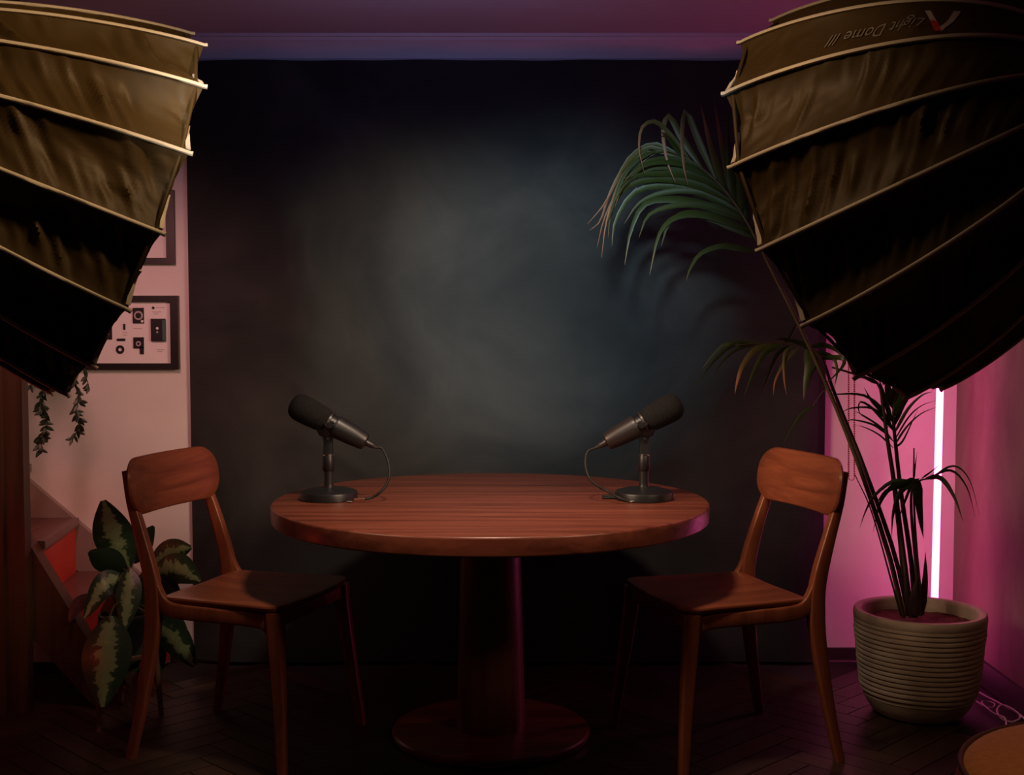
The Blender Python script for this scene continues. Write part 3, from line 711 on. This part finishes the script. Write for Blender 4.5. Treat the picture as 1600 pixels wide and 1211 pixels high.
for pts, wd in (([(1440, 962, 3.99), (1446, 910, 3.98), (1446, 862, 3.98)], 15), ([(1424, 962, 3.98), (1418, 925, 3.97), (1414, 880, 3.97)], 14), ([(1432, 962, 3.97), (1430, 930, 3.96), (1434, 900, 3.96)], 22)):
    leaf_strip([W(p) for p in pts], wd * 4 / FPX, pp, 'sheath', M['stem_dark'], 0, .5)

# ------------------------------------------------------------------ neon tube in the corner
NY = 4.46
b0, b1 = at(1459.5, 972, NY), at(1474, 400, NY)
nd = (b1 - b0).normalized(); top = b0 + nd * ((CEIL - .25 - b0.z) / nd.z); bot = b0 - nd * ((b0.z - .035) / nd.z)
nt = thing('neon_tube_light', 'glowing pink-white neon tube light leaning in the right corner', 'neon light', (bot.x, bot.y, 0))
O3 = V((bot.x, bot.y, 0))
MB().tube([bot - O3, top - O3], .0125, 20).build('tube', M['neon'], nt, 60)
for p, q in ((V((bot.x, bot.y, 0)) - O3, bot + nd * .004 - O3), (top - nd * .004 - O3, top + nd * .03 - O3)):
    MB().tube([p, q], .0165, 20).build('end_cap', M['neon_cap'], nt, 40)

# ------------------------------------------------------------------ bead chain of a blind
ch = MB(); CY = 4.61
for x in (1326, 1335):
    for k in range(185):
        p = at(x, 105 + k * 3.47, CY); ch.lathe([(.0004, -.0036), (.0034, -.0018), (.0038, 0), (.0034, .0018), (.0004, .0036)], 6, Matrix.Translation(p))
    ch.tube([at(x, 102, CY), at(x, 746, CY)], .0007, 4)
for k in range(5):
    a = pi * (k + .5) / 5; p = at(1330.5 + 4.5 * cos(a), 746 + 4.5 * sin(a), CY); ch.lathe([(.0004, -.0030), (.0028, 0), (.0004, .0030)], 6, Matrix.Translation(p))
bc = thing('bead_chain', 'looped red bead chain hanging before the pink wall', 'bead chain', at(1330.5, 750, CY))
cho = ch.build('beads', M['red_bead'], bc, 60); cho.location = -at(1330.5, 750, CY)
q = at(1330.5, 102, CY) - at(1330.5, 750, CY)
MB().box((q.x - .02, -.012, q.z - .004), (q.x + .02, WALL - CY - .001, q.z + .02)).build('bracket', M['neon_cap'], bc, 0)

# ------------------------------------------------------------------ white cords on the floor
def cord(name, pts, label, r=.0032):
    q = []
    for x, y, Y, zz in pts:
        p = at(x, y, Y) if zz is None else None
        if p is None:      # on the floor: find Y where the ray meets z = zz
            d = at(x, y, 1.0) - V((0, 0, CAMH)); p = V((0, 0, CAMH)) + d * ((zz - CAMH) / d.z)
        p.x = min(p.x, RIGHT - .02); p.z = max(p.z, r + .0005)
        q.append(p)
    tag(MB().tube(bez(q, 90), r, 8).build(name, M['white_cord'], None, 60), label, 'cord')
f0 = .004
cord('power_cord', [(1530, 1082, 0, f0), (1544, 1090, 0, f0), (1560, 1098, 0, f0), (1574, 1106, 0, f0), (1590, 1112, 0, f0), (1594, 1122, 0, f0), (1580, 1128, 0, f0), (1564, 1122, 0, f0), (1558, 1110, 0, .010), (1566, 1102, 0, .014), (1582, 1108, 0, .014), (1602, 1124, 0, f0), (1622, 1140, 0, f0)], 'coiled white power cord on the floor right of the palm pot')
cord('thin_cord', [(1526, 1096, 0, f0), (1538, 1104, 0, f0), (1550, 1106, 0, f0), (1554, 1100, 0, f0), (1542, 1096, 0, f0), (1534, 1098, 0, .011), (1552, 1114, 0, .011), (1570, 1122, 0, .012), (1574, 1138, 0, f0), (1590, 1146, 0, f0), (1615, 1146, 0, f0)], 'thin white cord looping in front of the coiled cord', .0026)

# ------------------------------------------------------------------ mustard armchair in the bottom right corner
AC = (1.205, 2.27)
ac = thing('armchair', 'mustard yellow upholstered armchair cut off by the bottom right corner', 'armchair', (*AC, 0))
MB().lathe([(.30, .24), (.335, .25), (.352, .27), (.360, .32), (.360, .40), (.352, .430), (.338, .444), (.31, .449), (.15, .452), (.01, .453)], 64).build('seat_cushion', M['mustard'], ac, 50)
ring = [(.350 * cos(a), .350 * sin(a), .438) for a in [2 * pi * k / 64 for k in range(65)]]
MB().tube(ring, .006, 8).build('piping', M['mustard_pipe'], ac, 60)
bk = MB(); a0_, a1_ = math.radians(70), math.radians(-70); nA = 30
rows = [(.372, .25), (.372, .5), (.366, .985), (.378, 1.0), (.402, 1.0), (.414, .985), (.420, .5), (.412, .25)]
for k in range(nA + 1):
    t = k / nA; a = lerp(a0_, a1_, t); hh = .50 + .26 * sin(pi * t) ** .6 + .06
    for r_, h_ in rows: bk.v.append((r_ * cos(a), r_ * sin(a), .22 + (hh - .22) * (h_ - .25) / .75 if h_ > .25 else .22))
m_ = len(rows)
for k in range(nA):
    for j in range(m_):
        bk.f.append((k * m_ + j, k * m_ + (j + 1) % m_, (k + 1) * m_ + (j + 1) % m_, (k + 1) * m_ + j))
bk.f += [tuple(reversed(range(m_))), tuple(nA * m_ + j for j in range(m_))]
bk.build('backrest', M['mustard'], ac, 50)
for sx in (-1, 1):
    for sy in (-1, 1): MB().tube([(sx * .20, sy * .20, .25), (sx * .24, sy * .24, 0)], [.018, .010], 12).build('leg', M['stair_wood'], ac, 50)

# ------------------------------------------------------------------ variegated plant on its stand
SX_, SY_ = at(196, 1000, 4.10).x, 4.10
st = thing('plant_stand', 'slim wooden plant stand behind the left chair', 'plant stand', (SX_, SY_, 0))
ZP = .20
def fpt(x, y):
    d = at(x, y, 1.0) - V((0, 0, CAMH)); return V((0, 0, CAMH)) + d * (-CAMH / d.z)
for fx, fy in ((153, 1143), (252, 1117), (190, 1098), (212, 1160)):
    p = fpt(fx, fy) - V((SX_, SY_, 0)); q = V((p.x * .86, p.y * .86, ZP + .004))
    MB().tube([p, q], [.008, .011], 12).build('leg', M['stand_wood'], st, 50)
rg = [(.100 * cos(a), .100 * sin(a), ZP - .01) for a in [2 * pi * k / 40 for k in range(41)]]
MB().tube(rg, 0, sq=(.016, .010), up=(0, 0, 1)).build('ring', M['stand_wood'], st, 50)
MB().box((-.105, -.009, ZP - .022), (.105, .009, ZP - .010)).build('cross_bar', M['stand_wood'], st, 0)
vp = thing('potted_plant', 'bushy plant with large variegated green leaves behind the left chair', 'plant', (SX_, SY_, ZP - .008))
MB().lathe([(.060, .001), (.066, .004), (.082, .11), (.086, .115), (.086, .128), (.078, .130), (.074, .11), (.01, .108)], 40).build('pot', M['pot_dark'], vp, 40)
VO = V((SX_, SY_, ZP - .008))
def leaf(b, mid, t, wpx, mt=None, Y0=4.10, Y1=4.0, side=None, tilt=0, fold=.18):
    pts = [at(b[0], b[1], Y0) - VO, at(mid[0], mid[1], lerp(Y0, Y1, .6)) - VO, at(t[0], t[1], Y1) - VO]
    leaf_strip(pts, 1.22 * wpx * 4.05 / FPX, vp, 'leaf', mt or M['vleaf'], 1, fold, side, 14, tilt)
    s0 = V((0, 0, .10)); e_ = pts[0]; 
    MB().tube(bez([s0 + V((jit.uniform(-.02, .02), jit.uniform(-.02, .02), 0)), (s0 + e_) / 2 + V((0, 0, .05)), e_, lerp(e_, pts[1], .15)], 10), .0032, 6).build('leaf_stalk', M['stem'], vp, 60)
VD = M['vleaf_dark']
leaf((199, 888), (176, 835), (161, 782), 62, None, 4.12, 4.06, tilt=.2)
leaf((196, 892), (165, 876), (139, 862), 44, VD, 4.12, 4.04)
leaf((194, 900), (160, 915), (132, 966), 40, None, 4.1, 4.0, tilt=.3)
leaf((201, 888), (200, 930), (193, 988), 40, None, 4.08, 3.98, tilt=-.1)
leaf((172, 962), (163, 1030), (160, 1105), 78, None, 3.92, 3.80, tilt=.1)
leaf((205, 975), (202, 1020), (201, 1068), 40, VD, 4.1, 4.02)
leaf((236, 886), (268, 862), (299, 855), 40, None, 4.12, 4.08)
leaf((236, 892), (275, 888), (313, 908), 52, None, 4.12, 4.06)
leaf((236, 895), (255, 915), (284, 940), 44, None, 4.16, 4.12)
leaf((240, 975), (272, 1000), (304, 1041), 56, None, 4.14, 4.10, tilt=.2)
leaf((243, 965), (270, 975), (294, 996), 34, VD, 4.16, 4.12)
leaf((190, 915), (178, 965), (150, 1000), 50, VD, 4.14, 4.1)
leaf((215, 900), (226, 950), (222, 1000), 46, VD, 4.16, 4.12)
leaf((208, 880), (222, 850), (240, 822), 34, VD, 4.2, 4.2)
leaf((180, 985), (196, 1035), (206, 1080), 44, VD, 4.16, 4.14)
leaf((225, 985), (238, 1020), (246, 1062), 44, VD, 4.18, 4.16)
leaf((150, 930), (122, 945), (108, 972), 22, M['tread'], 4.14, 4.08)

# ------------------------------------------------------------------ trailing plant in front of the left wall
HY = 4.46; hp0 = at(86, 500, HY)
hg = thing('hanging_plant', 'trailing vine with small dark leaves hanging before the left wall', 'plant', hp0)
MB().lathe([(.040, -.10), (.052, -.097), (.066, .0), (.068, .008), (.062, .010), (.060, 0), (.01, -.004)], 32).build('pot', M['pot_dark'], hg, 40)
for k in range(3):
    a = 2 * pi * k / 3 + .4; MB().tube([(.066 * cos(a), .066 * sin(a), .004), (0, 0, .28)], .0015, 6).build('cord', M['cable_black'], hg, 60)
MB().tube([(0, 0, .28), (0, 0, CEIL - hp0.z)], .002, 6).build('cord', M['cable_black'], hg, 60)
lm = MB()
for i in range(7):
    t = i / 6; wd = .0075 * sin(pi * min(1, t * .9 + .07)) ** .8 * (1 - .3 * t) * 2
    for k in (-1, 0, 1): lm.v.append((k * wd / 2, .0025 * abs(k) - .006 * t * t, t * .032))
for i in range(6):
    for k in range(2): a = i * 3 + k; lm.f.append((a, a + 1, a + 4, a + 3))
lo_ = lm.build('leaf', M['vine'], hg, 60); lmesh = lo_.data; bpy.data.objects.remove(lo_)
vr = random.Random(9)
for path, nl in (([(78, 500), (70, 545), (56, 572), (70, 600), (62, 630), (73, 655), (64, 685), (64, 706)], 105), ([(96, 505), (114, 550), (112, 590), (123, 618), (119, 642), (124, 662), (112, 690)], 60), ([(82, 500), (92, 540), (84, 575), (60, 590), (42, 608)], 36), ([(70, 505), (52, 540), (40, 565), (36, 580)], 14), ([(90, 505), (125, 560), (136, 594), (140, 610)], 12)):
    c = bez([at(x, y, HY - .04 * i / len(path)) - hp0 for i, (x, y) in enumerate(path)], 40)
    sd_ = MB().tube(c, .0016, 5).build('vine_strand', M['vine'], hg, 60)
    for k in range(nl):
        i = int(4 + 35 * (k + vr.random()) / nl); p = c[min(i, 39)]
        if p.z > -.05: continue
        inst('leaf', lmesh, sd_, p, (vr.uniform(-.5, .5), pi + vr.uniform(-1.5, 1.5), vr.uniform(-.8, .8)), (1.15, 1, 1.05) if vr.random() < .5 else (.9, .8, .85))

# ------------------------------------------------------------------ framed pieces on the left wall
FY = WALL
def framed(label, x0, y0, x1, y1, bar=12.5):
    a = at(x0, y1, FY - .01); b = at(x1, y0, FY - .01)      # lower left, upper right
    fr = thing('picture_frame', label, 'picture frame', (a.x, FY, a.z), 0, 'black frames on the left wall')
    w_, h_ = b.x - a.x, b.z - a.z; t = bar * FY / FPX; D = -.022
    for p in (((0, D, 0), (w_, 0, t * .75)), ((0, D, h_ - t * .75), (w_, 0, h_)), ((0, D, t * .75), (t, 0, h_ - t * .75)), ((w_ - t, D, t * .75), (w_, 0, h_ - t * .75))):
        MB().box(*p).build('frame_bar', M['frame'], fr, 0)
    MB().box((t, -.008, t * .75), (w_ - t, -.001, h_ - t * .75)).build('mount', M['mount'], fr, 0)
    def loc(px, py): q = at(px, py, FY - .008); return V((q.x - a.x, -.008, q.z - a.z))
    return fr, loc
fr, loc = framed('black frame with a dismantled cassette player mounted on white', 108, 462, 279, 577)
def item(px0, py0, px1, py1, mt, d=.005, name='mounted_part'):
    p, q = loc(px0, py1), loc(px1, py0)
    return MB().box((p.x, -.008 - d, p.z), (q.x, -.008, q.z)).build(name, mt, fr, 0)
def disc(px, py, r, mt, d=.007, r0=0, name='mounted_disc'):
    p = loc(px, py); k = FY / FPX; m4 = Matrix.Translation((p.x, -.008, p.z)) @ Matrix.Rotation(pi / 2, 4, 'X')
    pr = [(r0 * k, 0), (r * k, 0), (r * k, d), (r0 * k, d), (r0 * k, 0)] if r0 else [(r * k, 0), (r * k, d), (.2 * k, d)]
    MB().lathe(pr, 20, m4, not r0).build(name, mt, fr, 30)
item(208, 481, 225, 505, M['part_black']); disc(217, 493, 7, M['part_grey'], .0062); disc(217, 493, 4.5, M['part_black'], .0075); disc(223, 502, 2, M['mount'], .008)
item(237, 498, 259, 533, M['part_black'], .010); item(255, 500, 259.5, 532, M['part_teal'], .0105); disc(247, 513, 2, M['mount'], .012); disc(247, 519, 1.5, M['part_grey'], .012)
item(209, 527, 225, 544, M['part_black']); item(219, 542, 225, 553, M['part_black']); disc(217, 537, 4, M['part_grey'], .0065); disc(217, 537, 2, M['part_black'], .0075)
disc(188, 546, 6.5, M['part_black'], .004, 3.0); item(183, 529, 196, 532.5, M['part_black'], .004); item(193, 506, 196, 515, M['part_black'], .004); item(150, 500, 175, 530, M['part_black'])
disc(239.5, 481, 2.2, M['part_black'], .002)
for x0_, y0_, x1_ in ((244, 480, 258), (238, 487, 252), (240, 490, 248), (208, 513, 222), (245, 546, 257), (246, 549, 254), (192, 519, 199), (192, 523, 198)):
    item(x0_, y0_, x1_, y0_ + 1, M['part_grey'], .0008, 'caption_line')
framed('black frame half hidden behind the left softbox, above the other frame', 102, 297, 272, 412.5)

# ------------------------------------------------------------------ staircase in the left corner
sc = thing('staircase', 'narrow winding wooden staircase with red-lit risers in the left corner', 'staircase', (-1.7, 4.4, 0))
SO = V((-1.7, 4.4, 0))
YO, YI = WALL - .03, 4.17; RISE = .205; Z0 = -.065
def nose(k, y):      # X of the nose of tread k (k = 1 is the lowest) at depth y
    t = (y - YI) / (YO - YI); return lerp(-1.478, -1.462, t) - (k - 2) * lerp(.100, .175, t)
for k in range(1, 8):
    z = RISE * k + Z0
    def quad(xa, xb, z0, z1, nm, mt):
        p = [(xb(YI), YI, z0), (xa(YI), YI, z0), (xa(YO), YO, z0), (xb(YO), YO, z0)]
        p += [(x, y, z1) for x, y, _ in p]
        MB().hexa([V(q) - SO for q in p]).build(nm, mt, sc, 0)
    quad(lambda y: max(nose(k, y), LEFT + .03), lambda y: max(nose(k + 1, y) - .02, LEFT + .01), z - .028, z, 'tread', M['tread'])
    quad(lambda y: max(nose(k, y) - .015, LEFT + .02), lambda y: max(nose(k, y) - .035, LEFT + .005), max(0, z - RISE), z - .028, 'riser', M['riser'])
# wall stringer (grey) and steep inner board
def slope_board(xa, za, xb, zb_, y0, y1, drop, nm, mt, low=None):
    la, lb = (max(0, za - drop), max(0, zb_ - drop))
    p = [(xa, y0, la), (xb, y0, lb), (xb, y1, lb), (xa, y1, la), (xa, y0, za), (xb, y0, zb_), (xb, y1, zb_), (xa, y1, za)]
    MB().hexa([V(q) - SO for q in p]).build(nm, mt, sc, 0)
p, q = at(30, 738, YO), at(175, 861, YO); k_ = (q.z - p.z) / (q.x - p.x)
slope_board(LEFT, p.z + (LEFT - p.x) * k_, q.x + .2, q.z + .2 * k_, YO, WALL - .001, .19, 'wall_stringer', M['skirt'])
p, q = at(22, 800, 4.13), at(137, 988, 4.13); k_ = (q.z - p.z) / (q.x - p.x)
slope_board(p.x - .35, p.z - .35 * k_, q.x + .03, q.z + .03 * k_, 4.10, 4.165, .55, 'inner_stringer', M['stair_wood'])
px0, px1 = at(-14, 800, 4.04).x, at(37, 800, 4.04).x
for xa, xb, ya in ((px0 - .05, px0 + .045, 4.02), (px0 + .045, px1, 4.045)):
    MB().box((xa - SO.x, ya - SO.y, 0), (xb - SO.x, 4.098 - SO.y, CEIL)).build('post', M['stair_wood'], sc, 0)
